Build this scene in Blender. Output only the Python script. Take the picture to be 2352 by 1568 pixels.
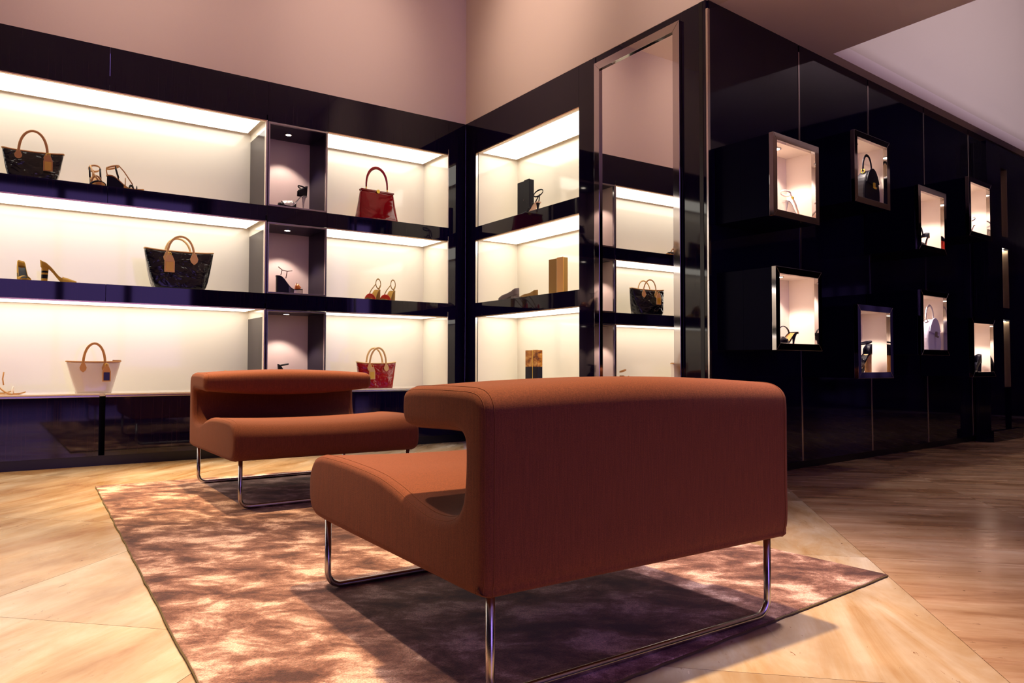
import bpy, bmesh, math, random
from mathutils import Vector, Matrix
random.seed(7)
S = bpy.context.scene
for o in list(bpy.data.objects): bpy.data.objects.remove(o)
COL = S.collection
PI = math.pi

# ------------------------------------------------------------------ camera
YAW, PITCH, ROLL, CAMH = .967979, .0320313, .00178482, .70
fw = Vector((math.cos(YAW)*math.cos(PITCH), math.sin(YAW)*math.cos(PITCH), math.sin(PITCH)))
rt = Vector((math.sin(YAW), -math.cos(YAW), 0)); up = rt.cross(fw)
rt2 = rt*math.cos(ROLL) + up*math.sin(ROLL); up2 = -rt*math.sin(ROLL) + up*math.cos(ROLL)
cam = bpy.data.cameras.new('camera'); cam.sensor_fit = 'HORIZONTAL'; cam.sensor_width = 36
cam.lens = 1687.19/2352*36; cam.clip_start = .05; cam.clip_end = 200
co = bpy.data.objects.new('camera', cam); COL.objects.link(co)
M = Matrix((rt2, up2, -fw)).transposed().to_4x4(); M.translation = (0, 0, CAMH)
co.matrix_world = M
S.camera = co

# ------------------------------------------------------------------ world (dusk daylight outside the shop) and exposure
w = bpy.data.worlds.new('dusk'); S.world = w; w.use_nodes = True
bg = w.node_tree.nodes['Background']; bg.inputs[0].default_value = (.42, .25, .95, 1); bg.inputs[1].default_value = 2.4
S.view_settings.view_transform = 'Standard'; S.view_settings.look = 'None'
S.view_settings.exposure = 0; S.view_settings.gamma = 1; S.view_settings.use_curve_mapping = False

# ceiling downlights (recessed spots of the shop) and added fill lamps
WARM = (1, .66, .31); NEUT = (1, .76, .60)
def spot(name, loc, power, size, blend=.5, color=WARM, radius=.045, target=None):
    l = bpy.data.lights.new(name, 'SPOT'); l.energy = power; l.spot_size = math.radians(size); l.spot_blend = blend
    l.color = color; l.shadow_soft_size = radius
    o = bpy.data.objects.new(name, l); COL.objects.link(o); o.location = loc
    if target is not None:
        o.rotation_euler = (Vector(target)-Vector(loc)).to_track_quat('-Z', 'Y').to_euler()
    return o
HC = 4.15   # raised ceiling over the seating area
for i, (x, y, p, s, c) in enumerate([
        (1.30, 1.80, 1250, 46, WARM), (1.25, 4.50, 1700, 38, WARM), (.12, 2.30, 800, 38, (1, .74, .50)), (-.40, 4.5, 900, 56, (1, .63, .24)),
        (2.30, 1.38, 600, 36, (1, .81, .80)), (2.6, 4.3, 260, 44, WARM)]):
    spot('downlight_or_fill', (x, y, HC-.03), p, s, .8, c, .12 if x == 2.30 else .06)
for x, y, tx, ty, p in ((-1.2, 4.3, -1.2, 5.79, 48), (.6, 4.3, .6, 5.79, 56), (2.3, 4.3, 2.2, 5.79, 58), (2.0, 4.4, 3.46, 4.6, 95), (2.0, 2.6, 3.46, 2.8, 95)):  # added spots that brighten the plaster above the shelving and mirror
    spot('wall_fill_lamp', (x, y, HC-.03), p, 70, 1, (1, .68, .55), .08, (tx, ty, 3.55))
for i, (x, y, p) in enumerate([(5.6, 2.1, 34), (8.6, 2.5, 40), (4.3, -.7, 170), (6.3, -.7, 170)]):  # last pair added out of view, bouncing fill off the floor to the low ceiling
    spot('downlight_or_fill', (x, y, 2.89), p, 70, .7, NEUT)

# ------------------------------------------------------------------ helpers
def link(o, parent=None):
    COL.objects.link(o)
    if parent is not None: o.parent = parent
    return o
def tag(o, label, cat=None, group=None):
    o['label'] = label
    if cat: o['category'] = cat
    if group: o['group'] = group
    return o
def struct(o, label=None):
    o['kind'] = 'structure'
    if label: o['label'] = label
    return o
def thing(name, label, cat, loc=(0, 0, 0), rz=0, group=None):
    o = bpy.data.objects.new(name, None); link(o); o.location = loc; o.rotation_euler = (0, 0, rz); o.empty_display_size = .1
    return tag(o, label, cat, group)
class MB:
    def __init__(s): s.v = []; s.f = []
    def add(s, vs, fs):
        n = len(s.v); s.v += [tuple(v) for v in vs]; s.f += [tuple(i+n for i in f) for f in fs]; return s
    def box(s, x0, x1, y0, y1, z0, z1):
        return s.add([(x0,y0,z0),(x1,y0,z0),(x1,y1,z0),(x0,y1,z0),(x0,y0,z1),(x1,y0,z1),(x1,y1,z1),(x0,y1,z1)],
                     [(0,3,2,1),(4,5,6,7),(0,1,5,4),(1,2,6,5),(2,3,7,6),(3,0,4,7)])
    def prism(s, poly, fn, a, b):           # poly of 2-D points, fn(u,v,w) -> xyz, extruded w from a to b
        n = len(poly)
        return s.add([fn(u, v, a) for u, v in poly]+[fn(u, v, b) for u, v in poly],
                     [tuple(range(n))[::-1], tuple(range(n, 2*n))]+[(i, (i+1) % n, (i+1) % n+n, i+n) for i in range(n)])
    def tube(s, path, r, seg=10, closed=False, rx=None, upv=None, cap=True):
        """sweep an ellipse (r along the binormal, rx across) down a path; r may be a list"""
        P = [Vector(p) for p in path]; n = len(P); rings = []
        prev = Vector(upv) if upv else None
        for i in range(n):
            if closed: t = P[(i+1) % n]-P[i-1]
            else: t = P[min(i+1, n-1)]-P[max(i-1, 0)]
            t.normalize()
            if prev is None:
                prev = Vector((0, 0, 1)) if abs(t.z) < .9 else Vector((1, 0, 0))
            if upv: a = Vector(upv)
            else: a = prev
            a = a-t*a.dot(t)
            if a.length < 1e-4: a = t.orthogonal()
            a.normalize(); b = t.cross(a); prev = a
            ri = r[i] if isinstance(r, (list, tuple)) else r
            rb = (rx[i] if isinstance(rx, (list, tuple)) else rx) if rx is not None else ri
            rings.append([P[i]+a*ri*math.cos(2*PI*k/seg)+b*rb*math.sin(2*PI*k/seg) for k in range(seg)])
        vs = [v for rg in rings for v in rg]; fs = []
        m = n if closed else n-1
        for i in range(m):
            for k in range(seg):
                j = (i+1) % n
                fs.append((i*seg+k, i*seg+(k+1) % seg, j*seg+(k+1) % seg, j*seg+k))
        if cap and not closed: fs += [tuple(range(seg))[::-1], tuple(range((n-1)*seg, n*seg))]
        return s.add(vs, fs)
    def grid(s, rows, closed=False):
        n = len(rows); m = len(rows[0]); fs = []
        for i in range(n-1):
            for k in range(m if closed else m-1):
                fs.append((i*m+k, i*m+(k+1) % m, (i+1)*m+(k+1) % m, (i+1)*m+k))
        return s.add([v for r in rows for v in r], fs)
    def disc(s, c, r, z, seg=20, flip=True):
        vs = [(c[0]+r*math.cos(2*PI*k/seg), c[1]+r*math.sin(2*PI*k/seg), z) for k in range(seg)]
        return s.add(vs, [tuple(range(seg))[::-1] if flip else tuple(range(seg))])
    def xform(s, M): s.v = [tuple(M @ Vector(v)) for v in s.v]; return s
    def mesh(s, name, mat, smooth=False):
        me = bpy.data.meshes.new(name); me.from_pydata(s.v, [], s.f); me.materials.append(mat)
        bm = bmesh.new(); bm.from_mesh(me); bmesh.ops.recalc_face_normals(bm, faces=bm.faces)
        bm.to_mesh(me); bm.free()
        if smooth:
            for p in me.polygons: p.use_smooth = True
        me.update(); return me
    def build(s, name, mat, parent=None, smooth=False, bevel=0, solid=0, subsurf=0, loc=None, rz=None):
        o = bpy.data.objects.new(name, s.mesh(name, mat, smooth)); link(o, parent)
        if solid: m = o.modifiers.new('solid', 'SOLIDIFY'); m.thickness = solid; m.offset = 0
        if subsurf: m = o.modifiers.new('sub', 'SUBSURF'); m.levels = subsurf; m.render_levels = subsurf
        if bevel: m = o.modifiers.new('bevel', 'BEVEL'); m.width = bevel; m.segments = 2; m.limit_method = 'ANGLE'
        if loc: o.location = loc
        if rz is not None: o.rotation_euler = (0, 0, rz)
        return o
def box(name, mat, parent, x0, x1, y0, y1, z0, z1, bevel=0): return MB().box(x0, x1, y0, y1, z0, z1).build(name, mat, parent, bevel=bevel)
def catmull(P, k=6, closed=True):
    n = len(P); out = []
    for i in range(n if closed else n-1):
        if closed: a, b, c, d = P[i-1], P[i], P[(i+1) % n], P[(i+2) % n]
        else: a, b, c, d = P[max(i-1, 0)], P[i], P[i+1], P[min(i+2, n-1)]
        for j in range(k):
            t = j/k
            out.append(tuple(.5*(2*q+(r-p)*t+(2*p-5*q+4*r-u)*t*t+(3*q-p-3*r+u)*t**3) for p, q, r, u in zip(a, b, c, d)))
    if not closed: out.append(tuple(P[-1]))
    return out

# ------------------------------------------------------------------ materials
def mat(name, color=(.5,.5,.5), rough=.5, metal=0, **kw):
    m = bpy.data.materials.new(name); m.use_nodes = True
    b = m.node_tree.nodes['Principled BSDF']
    b.inputs['Base Color'].default_value = (*color, 1); b.inputs['Roughness'].default_value = rough; b.inputs['Metallic'].default_value = metal
    for k, v in kw.items(): b.inputs[k.replace('_', ' ')].default_value = v
    m.diffuse_color = (*color, 1)
    return m
class N:
    def __init__(s, m): s.t = m.node_tree; s.b = s.t.nodes['Principled BSDF']; s.tc = s.new('ShaderNodeTexCoord')
    def new(s, t, **kw):
        n = s.t.nodes.new(t)
        for k, v in kw.items(): setattr(n, k, v)
        return n
    def L(s, a, b): s.t.links.new(a, b)
    def map(s, src='Object', scale=(1,1,1), rot=(0,0,0), rnd=False):
        mp = s.new('ShaderNodeMapping'); mp.inputs['Scale'].default_value = scale
        if any(rot):                                    # turn first, then stretch along the turned axes
            m0 = s.new('ShaderNodeMapping'); m0.inputs['Rotation'].default_value = rot
            s.L(s.tc.outputs[src], m0.inputs['Vector']); s.L(m0.outputs[0], mp.inputs['Vector'])
        else: s.L(s.tc.outputs[src], mp.inputs['Vector'])
        if rnd:
            oi = s.new('ShaderNodeObjectInfo'); mu = s.new('ShaderNodeMath', operation='MULTIPLY'); mu.inputs[1].default_value = 37
            cx = s.new('ShaderNodeCombineXYZ'); s.L(oi.outputs['Random'], mu.inputs[0])
            for k in range(3): s.L(mu.outputs[0], cx.inputs[k])
            s.L(cx.outputs[0], mp.inputs['Location'])
        return mp.outputs[0]
    def noise(s, vec, scale, detail=4, rough=.5, dist=0):
        n = s.new('ShaderNodeTexNoise'); n.inputs['Scale'].default_value = scale; n.inputs['Detail'].default_value = detail
        n.inputs['Roughness'].default_value = rough; n.inputs['Distortion'].default_value = dist; s.L(vec, n.inputs['Vector']); return n.outputs['Fac']
    def ramp(s, fac, stops):
        r = s.new('ShaderNodeValToRGB'); e = r.color_ramp.elements
        while len(e) < len(stops): e.new(.5)
        for i, (p, c) in enumerate(stops): e[i].position = p; e[i].color = (*c, 1) if len(c) == 3 else c
        s.L(fac, r.inputs[0]); return r.outputs[0]
    def mix(s, fac, a, b, mode='MIX'):
        m = s.new('ShaderNodeMix', data_type='RGBA', blend_type=mode)
        for sock, v in ((m.inputs[0], fac), (m.inputs[6], a), (m.inputs[7], b)):
            if hasattr(v, 'is_linked'): s.L(v, sock)
            elif isinstance(v, (int, float)): sock.default_value = v
            else: sock.default_value = (*v, 1)
        return m.outputs[2]
    def bump(s, h, strength=.3, dist=.01):
        b = s.new('ShaderNodeBump'); b.inputs['Strength'].default_value = strength; b.inputs['Distance'].default_value = dist
        s.L(h, b.inputs['Height']); s.L(b.outputs[0], s.b.inputs['Normal'])
    def color(s, c): s.L(c, s.b.inputs['Base Color'])
    def rough(s, c): s.L(c, s.b.inputs['Roughness'])
G3 = lambda v: (v, v, v)

# lacquered dark veneer with fine vertical grain
LACQ = mat('dark_lacquer', (.004, .002, .012), .04, 0, Specular_IOR_Level=.40)
n = N(LACQ); f = n.noise(n.map(scale=(90, 90, .8)), 2.2, 3, .6)
n.color(n.ramp(f, [(.42, (.001, .0008, .017)), (.62, (.008, .003, .018)), (.8, (.028, .012, .022))]))
CUBEL = mat('cube_lacquer', (.002, .0015, .014), .25, 0, Specular_IOR_Level=.03)
BLACK = mat('plinth_black', (.002, .002, .006), .35)
STEEL = mat('polished_steel', (.62, .60, .60), .06, 1)
DSTEEL = mat('dark_polished_steel', (.50, .46, .46), .05, 1)
BRUSH = mat('brushed_steel', (.55, .53, .53), .22, 1)
STRIP = mat('satin_metal_strip', (.68, .62, .60), .18, 1)
BRONZE = mat('bronze_edge', (.75, .52, .33), .25, .8)
CREAM = mat('cream_glass', (.86, .79, .67), .12, 0, Coat_Weight=.5, Coat_Roughness=.03)
CREAM2 = mat('cream_lining', (.88, .76, .66), .3)
WALL = mat('plaster_wall', (.80, .72, .64), .9)
n = N(WALL); n.bump(n.noise(n.map(scale=(1,1,1)), 60, 3), .06, .01)
CEIL = mat('ceiling_plaster', (.93, .84, .82), .9)
SIDE = mat('smoked_side_panel', (.05, .042, .042), .15, 0, Specular_IOR_Level=.15)
n = N(SIDE); n.color(n.ramp(n.noise(n.map(scale=(60, 60, .8)), 2.5, 3), [(.4, (.040, .030, .034)), (.7, (.080, .062, .062))]))
MAUVE = mat('mauve_lining', (.47, .375, .36), .6)
DARKIN = mat('dark_lining', (.006, .004, .018), .3, 0, Specular_IOR_Level=.12)
MIRROR = mat('mirror_glass', (.86, .84, .82), .0, 1)
def emis(name, col, st):
    m = bpy.data.materials.new(name); m.use_nodes = True; t = m.node_tree; t.nodes.clear()
    e = t.nodes.new('ShaderNodeEmission'); e.inputs[0].default_value = (*col, 1); e.inputs[1].default_value = st
    o = t.nodes.new('ShaderNodeOutputMaterial'); t.links.new(e.outputs[0], o.inputs[0]); return m
PANEL = emis('niche_light', (1, .92, .79), 4.2)
BULB = emis('lamp_bulb', (1, .85, .70), 14)
# travertine, grain along local x (rotated per slab family)
def travertine(name, rot, stops, streak, pitc):
    m = mat(name, stops[1], .2)
    n = N(m); v = n.map(scale=(.8, streak, 1), rot=(0, 0, rot), rnd=True); v2 = n.map(scale=(1, 1.6, 1), rot=(0, 0, rot), rnd=True)
    base = n.ramp(n.noise(v, 1.5, 9, .66, .7), [(.30, stops[0]), (.44, stops[1]), (.57, stops[2]), (.74, stops[3])])
    cloud = n.ramp(n.noise(v2, 2.2, 5, .55), [(.34, (.78, .70, .60)), (.50, (.98, .96, .93)), (.66, (1.18, 1.2, 1.22))])
    c = n.mix(1, base, cloud, 'MULTIPLY')
    v3 = n.map(scale=(9.0, 26, 1), rot=(0, 0, rot), rnd=True)
    pit = n.ramp(n.noise(v3, 2.2, 4, .7, .6), [(.655, (0,0,0)), (.685, (1,1,1))])
    v4 = n.map(scale=(.7, 3.2, 1), rot=(0, 0, rot), rnd=True)
    zone = n.ramp(n.noise(v4, 2.4, 3), [(.50, (0,0,0)), (.60, (1,1,1))])
    pz = n.mix(1, pit, zone, 'MULTIPLY')
    n.color(n.mix(pz, c, pitc))
    n.rough(n.ramp(n.noise(v, 3, 3), [(.3, G3(.16)), (.7, G3(.30))]))
    return m
TRAV_A = travertine('travertine_pale', math.radians(-45), [(.32, .18, .085), (.42, .30, .19), (.47, .385, .30), (.55, .49, .44)], 3.6, (.16, .055, .02))
TRAV_B = travertine('travertine_rosy', math.radians(45), [(.22, .11, .062), (.34, .205, .128), (.41, .275, .185), (.48, .36, .27)], 6.5, (.09, .03, .015))
GROUT = mat('floor_joint', (.60, .50, .40), .5)
# rug: silky blotched pile
RUG = mat('silky_rug', (.25, .15, .13), .85, 0, Sheen_Weight=.25, Sheen_Roughness=.4, Sheen_Tint=(.9, .7, .65, 1))
n = N(RUG); rr = -.61
big = n.noise(n.map(scale=(5.2, 7.5, 1), rot=(0, 0, -rr)), 1.0, 5, .66, .35)
c1 = n.ramp(big, [(.37, (.055, .018, .019)), (.46, (.15, .064, .052)), (.53, (.28, .152, .130)), (.63, (.66, .46, .42))])
fine = n.ramp(n.noise(n.map(scale=(1,1,1)), 260, 2, .7), [(.3, G3(.5)), (.7, G3(1.5))])
n.color(n.mix(1, c1, fine, 'MULTIPLY')); n.bump(n.noise(n.map(scale=(1,1,1)), 300, 2, .7), .6, .006)
RUGEDGE = mat('rug_edge', (.10, .07, .03), .9)
# sofa wool
WOOL = mat('rust_wool', (.15, .04, .014), .9, 0, Sheen_Weight=.0)
n = N(WOOL); wv = n.noise(n.map(scale=(1,1,1)), 420, 2, .7); wv2 = n.noise(n.map(scale=(160, 160, 9)), 1.5, 2)
n.color(n.mix(1, n.ramp(wv, [(.3, (.118, .027, .0115)), (.7, (.185, .047, .019))]), n.ramp(wv2, [(.3, G3(.86)), (.7, G3(1.1))]), 'MULTIPLY'))
n.bump(wv, .25, .002)
SEAM = mat('seam_thread', (.17, .047, .017), .9)
TAGM = mat('black_fabric_tag', (.004, .004, .01), .7)
# goods
def patent(name, c, bump=.9, scale=11):
    m = mat(name, c, .10, 0, Specular_IOR_Level=.3, Coat_Weight=.35, Coat_Roughness=.03)
    n = N(m); n.bump(n.noise(n.map(scale=(1,1,1.4)), scale, 2, .45, .8), bump, .03); return m
BPAT = patent('black_patent', (.004, .004, .010)); RPAT = patent('red_patent', (.30, .005, .006), .9, 8)
RSMOOTH = patent('red_polished_leather', (.24, .002, .007), .55, 5)
TAN = mat('tan_leather', (.74, .48, .22), .5); DTAN = mat('dark_tan_leather', (.56, .29, .10), .5)
GOLD = mat('gold_metal', (.85, .58, .07), .30, .45); BLEATH = mat('black_leather', (.004, .003, .010), .45, 0, Specular_IOR_Level=.2)
WHITEL = mat('white_leather', (.80, .74, .70), .4); PEARL = mat('pearl_vinyl', (.72, .62, .58), .22, 0, Coat_Weight=.6)
MUST = mat('mustard_suede', (.50, .27, .03), .85); CORK = mat('caramel_sole', (.62, .30, .07), .45)
REDL = mat('red_leather', (.62, .03, .012), .35); SILVER = mat('silver_glitter', (.75, .72, .74), .3, .9)
n = N(SILVER); n.bump(n.noise(n.map(scale=(1,1,1)), 120, 2), 1, .01)
GREYL = mat('grey_suede', (.14, .10, .10), .8); CLEAR = mat('clear_acrylic', (.55, .5, .52), .05, 0, Transmission_Weight=.85, IOR=1.3)
LILAC = mat('pale_lilac_leather', (.55, .52, .70), .45); INK = mat('dark_blue_plate', (.01, .01, .05), .25)
NUDE = mat('nude_insole', (.75, .48, .36), .5)
TORT = mat('metallic_bronze_leather', (.4, .2, .06), .18, .6)
n = N(TORT); z = n.noise(n.map(scale=(9, 9, 14)), 1.2, 4, .6, .8)
sep = n.new('ShaderNodeSeparateXYZ'); n.L(n.tc.outputs['Object'], sep.inputs[0])
band = n.ramp(sep.outputs[2], [(.0, G3(.1)), (.05, G3(.75)), (.09, G3(1)), (.185, G3(1)), (.19, G3(.0))])
n.color(n.mix(band, n.ramp(z, [(.35, (.10, .02, .01)), (.5, (.45, .17, .03)), (.65, (.75, .45, .16))]), (.004, .003, .02)))
OLIVE = mat('olive_gold_suede', (.30, .16, .035), .8)

# ------------------------------------------------------------------ main dimensions
XB, YA, YC, TH = 3.463, 5.791, 2.952, .0643808
ZT = 2.924
ROW = [(1.943, 2.610), (1.256, 1.817), (.499, 1.129)]    # niche bottom, top (from the top row down)
XL, XR0, XR1 = 1.659, 2.144, 3.283
YB0, YB1 = 4.162, 5.614
YM0, YM1 = 3.155, 3.973
ND = .463                                                # niche depth
cT, sT = math.cos(TH), math.sin(TH)
def Cw(s, n, z): return (XB+s*cT+n*sT, YC+s*sT-n*cT, z)
MC = Matrix(((cT, sT, 0, XB), (sT, -cT, 0, YC), (0, 0, 1, 0), (0, 0, 0, 1)))   # C-local (s, n, z) -> world

# ------------------------------------------------------------------ floor
fl = MB().box(-5, 13, -6, 9, -.12, -.012).build('floor', GROUT); struct(fl, 'travertine floor of large slabs laid diagonally')
DU, DW = 1.277/math.sqrt(2), 1.6/math.sqrt(2)            # slab sizes across (x-y) and along (x+y)
g = .0008
sm = {}
for key, m in (('a', TRAV_A), ('b', TRAV_B)):
    # local frame aligned with the world; slab corners given in (u=(x-y)/r2, w=(x+y)/r2)
    def P(u, w): return ((u+w)/math.sqrt(2), (w-u)/math.sqrt(2))
    q = [P(-DU/2+g, -DW/2+g), P(DU/2-g, -DW/2+g), P(DU/2-g, DW/2-g), P(-DU/2+g, DW/2-g)]
    mb = MB(); mb.add([(x, y, -.012) for x, y in q]+[(x, y, 0) for x, y in q], [(3,2,1,0), (4,5,6,7)]+[(i, (i+1) % 4, (i+1) % 4+4, i+4) for i in range(4)])
    sm[key] = mb.mesh('floor_slab', m)
for i in range(-7, 8):
    for j in range(-6, 9):
        uc = 1.11+1.277*(i+.5); wc = 4.1+1.6*(j+.5)      # (x-y), (x+y)
        x, y = (uc+wc)/2, (wc-uc)/2
        if -3.6 < x < 11.2 and -4.6 < y < 6.6:
            o = bpy.data.objects.new('floor_slab', sm['b' if i >= 0 else 'a']); link(o, fl); o.location = (x, y, 0)

# ------------------------------------------------------------------ white upper walls, ceilings, shop front
struct(MB().box(-4.6, XB+.12, YA, YA+.12, ZT, HC).build('wall_back', WALL), 'plain plaster wall above the dark shelving')
struct(MB().box(XB, XB+.12, -4.6, YA, ZT+.001, HC).build('wall_right_upper', WALL), 'plaster wall above the mirror and corner shelving')
struct(MB().box(-4.7, XB+.12, -4.7, YA+.12, HC, HC+.1).build('ceiling', CEIL), 'raised plaster ceiling over the seating area')
lc = MB()
WX = 4.82                                                # left edge of the ceiling light well
lc.box(XB+.12, WX, -4.6, YC+.20, ZT, ZT+.10)
lc.prism([(XB+.12, YC+.20), (WX, YC+.20), (WX, YC+.5), (XB+.12, YC+.5)], lambda u, v, z: (u, v, z), ZT, ZT+.1)
st = MB()
a0 = Cw((WX-XB)/cT+.0, .075, 0); a1 = Cw(8.2, .075, 0); b1 = Cw(8.2, -.3, 0); b0 = (WX, b1[1], 0)
lc.prism([(WX, a0[1]), (a1[0], a1[1]), (b1[0], b1[1]), (WX, b1[1])], lambda u, v, z: (u, v, z), ZT, ZT+.1)
lc.box(WX, 12, -4.6, 1.1, ZT, ZT+.1); lc.box(WX, 12, 1.05, 1.1, ZT+.1, ZT+.17)  # thin box: unseen lip added to block the cove lamp from the panels
struct(lc.build('ceiling', CEIL), 'lower plaster ceiling beside the display wall, cut open by a light well')
wl = MB()
wl.prism([(WX, a0[1]), (a1[0], a1[1]), (a1[0], a1[1]+.1), (WX, a0[1]+.1)], lambda u, v, z: (u, v, z), ZT+.1, 4.9)
struct(wl.build('wall_lightwell', WALL), 'pale upper wall rising inside the light well')
struct(MB().box(WX-.1, 12, -4.6, 4.2, 4.9, 5.0).build('ceiling', CEIL), 'added unseen ceiling closing the light well to the sky')  # added above the view to keep sky light out of the panel reflections
struct(MB().box(WX-.1, WX, -4.6, a0[1]+.1, ZT+.1, 4.9).build('wall_lightwell_side', WALL))
struct(MB().box(-4.7, -4.6, -4.7, YA+.1, -.1, HC).build('wall_left', LACQ), 'side wall left of the shelving')
# cove light resting on the lower ceiling, washing the wall of the light well
cl = bpy.data.lights.new('cove_lamp', 'AREA'); cl.shape = 'RECTANGLE'; cl.size = 5; cl.size_y = .08; cl.energy = 40; cl.color = (1, .84, .98)
clo = bpy.data.objects.new('cove_lamp', cl); COL.objects.link(clo); clo.location = (7.4, .2, 3.13)
clo.rotation_euler = (Vector((7.4, 3.1, 3.5))-Vector((7.4, .2, 3.13))).to_track_quat('-Z', 'Y').to_euler()
# shop front behind the camera: a tall glazed bay, open to the dusk outside
sf = MB()
WIN0, WIN1 = -.3, 3.1
sf.box(-4.6, WIN0, -4.7, -4.6, -.1, 4.95); sf.box(WIN1, 12, -4.7, -4.6, -.1, 4.95); sf.box(WIN0, WIN1, -4.7, -4.6, -.1, .30); sf.box(WIN0, WIN1, -4.7, -4.6, 4.0, 4.95)
sfo = struct(sf.build('wall_front', LACQ), 'shop front wall behind the viewer')
for x in (WIN0+1.1, WIN0+2.25):
    box('window_post', LACQ, sfo, x-.07, x+.07, -4.70, -4.60, .30, 4.0)
struct(MB().box(12, 12.1, -4.7, 6, -.1, 4.9).build('wall_end', LACQ), 'dark far end wall of the shop')

# ------------------------------------------------------------------ shelving on the back wall
A = thing('shelving_wall', 'long black lacquer shelving with three rows of lit niches along the back wall', 'shelving', (0, YA, 0))
def ab(name, m, x0, x1, y0, y1, z0, z1, bevel=0, parent=A): return box(name, m, parent, x0, x1, y0, y1, z0, z1, bevel)
X0 = -4.58
# fascia panels (top), shelf fronts, base panels: one per joint
JT = [X0, -2.77, -1.66, -.55, .560, XL, XR0, XR1]
for i in range(len(JT)-1):
    a, b = JT[i]+.0008, JT[i+1]-.0008
    ab('top_panel', LACQ, a, b, 0, .03, ROW[0][1]+.006, ZT, .0008)
    for k in range(2):
        ab('shelf_front', LACQ, a, b, 0, .03, ROW[k+1][1]+.006, ROW[k][0], .0008)
for a, b in ((X0, -2.77), (-2.77, -1.66), (-1.66, -.55), (-.55, .535), (.57, XL), (XL, XR0), (XR0, XR1)):
    ab('base_panel', LACQ, a+.001, b-.001, 0, .03, .07, .472, .0008)
    ab('ledge_strip', BRUSH, a, b, -.006, .03, .474, .488, .002)
    ab('ledge_edge', CREAM, a, b, -.006, .0295, .4885, .499, .002)
ab('corner_panel', LACQ, XR1, XB-.0001, 0, .03, .07, ZT)
ab('plinth', BLACK, X0, XB+.029, .03, .06, 0, .07)
# niches
def niche(x0, x1, zb, zt, left_end, right_side):
    ab('shelf_board', CREAM, x0, x1, .03, ND, zb-.02, zb)
    ab('back_panel', CREAM, x0, x1, ND, ND+.02, zb-.02, zt+.12)
    ab('niche_top', CREAM, x0, x1, .0301, ND, zt+.04, zt+.055)
    lp = ab('light_box', CREAM2, x0+(.0 if left_end else .012), x1-.035, .055, ND-.040, zt+.0065, zt+.035)
    MB().add([(x0+(.0 if left_end else .012), .055, zt+.006), (x1-.035, .055, zt+.006), (x1-.035, ND-.040, zt+.006), (x0+(.0 if left_end else .012), ND-.040, zt+.006)], [(3,2,1,0)]).build('diffuser', PANEL, lp)
    ab('edge_trim', BRONZE, x0, x1, .0, .012, zt-.003, zt+.0055)
    ab('light_surround', CREAM2, x0, x1, .03, .055, zt+.0056, zt+.02)
    if right_side is not None: ab('side_panel', right_side, x1, x1+.008, .0, ND, zb, zt-.055 if right_side is SIDE else zt+.05)
    if right_side is SIDE: ab('side_header', CREAM, x1, x1+.008, .0, ND, zt-.055, zt+.05)
for zb, zt in ROW:
    niche(X0, XL-.012, zb, zt, True, SIDE)
    niche(XR0+.004, XR1-.008, zb, zt, False, CREAM)
    ab('jamb_trim', CREAM2, XL-.0165, XL-.0122, -.003, .035, zb, zt)
    ab('jamb_trim', BRUSH, XL-.012, XL-.003, -.003, -.0005, zb, zt)
# carcass behind everything
ab('carcass', BLACK, X0, XB, ND+.125, ND+.14, 0, ZT)

# framed shoe boxes in the column
for k, (zb, zt) in enumerate(ROW):
    t = thing('shoe_display_box', ['top', 'middle', 'bottom'][k]+' smoked steel-framed shoe box in the column between the wide niches', 'display box', ((XL+XR0)/2, YA, zb), 0, 'framed shoe boxes in the shelving column')
    hw = (XR0-XL)/2-.002; h = zt-zb; d = .40
    fr = .013
    for nm, a in (('frame_bottom', (-hw, hw, -.006, .02, .0005, fr)), ('frame_top', (-hw, hw, -.006, .02, h-fr, h)),
                  ('frame_side', (-hw, -hw+fr, -.006, .02, fr, h-fr)), ('frame_side', (hw-fr, hw, -.006, .02, fr, h-fr))):
        box(nm, BRUSH, t, *a, .001)
    box('back_panel', MAUVE, t, -hw+.002, hw-.002, d, d+.015, .001, h-.001)
    box('box_floor', MAUVE, t, -hw+.002, hw-.002, .0205, d, .001, fr)
    box('box_top', DARKIN, t, -hw+.002, hw-.002, .0205, d, h-fr, h-.001)
    box('side_panel', DARKIN, t, hw-.011, hw-.003, .0205, d, fr, h-fr)
    box('side_panel', MAUVE, t, -hw+.003, -hw+.011, .0205, d, fr, h-fr)
    dl = MB().tube([(-.02, .2, h-fr-.006), (-.02, .2, h-fr)], .030, 20).build('downlight', BRUSH, t)
    MB().disc((-.02, .2), .022, h-fr-.0065).build('bulb', BULB, dl)
    sp = spot('box_lamp', (0, 0, 0), 20, 95, .35, (1, .80, .66), .012); sp.parent = t; sp.location = (-.02, .2, h-fr-.02)

# ------------------------------------------------------------------ corner shelving (faces left) and mirror
B = thing('corner_shelving', 'narrow black lacquer shelving with three lit niches between the corner and tall mirror', 'shelving', (XB, 0, 0))
def bb(name, m, y0, y1, x0, x1, z0, z1, bevel=0, parent=B): return box(name, m, parent, x0, x1, y0, y1, z0, z1, bevel)
bb('top_panel', LACQ, YB0+.0005, YB1, 0, .03, ROW[0][1]+.006, ZT, .0008)
for k in range(2): bb('shelf_front', LACQ, YB0+.0005, YB1, 0, .03, ROW[k+1][1]+.006, ROW[k][0], .0008)
bb('corner_panel', LACQ, YB1+.0005, YA-.0001, 0, .03, .07, ZT)
bb('end_panel', LACQ, YM1+.002, YB0-.0005, 0, .03, .07, ZT, .0008)
bb('base_panel', LACQ, YB0+.0005, YB1, 0, .03, .07, .472, .0008)
bb('ledge_strip', BRUSH, YB0, YB1, -.006, .03, .474, .499, .002)
bb('plinth', BLACK, YM1, YA+.06, .03, .06, 0, .07)
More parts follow.
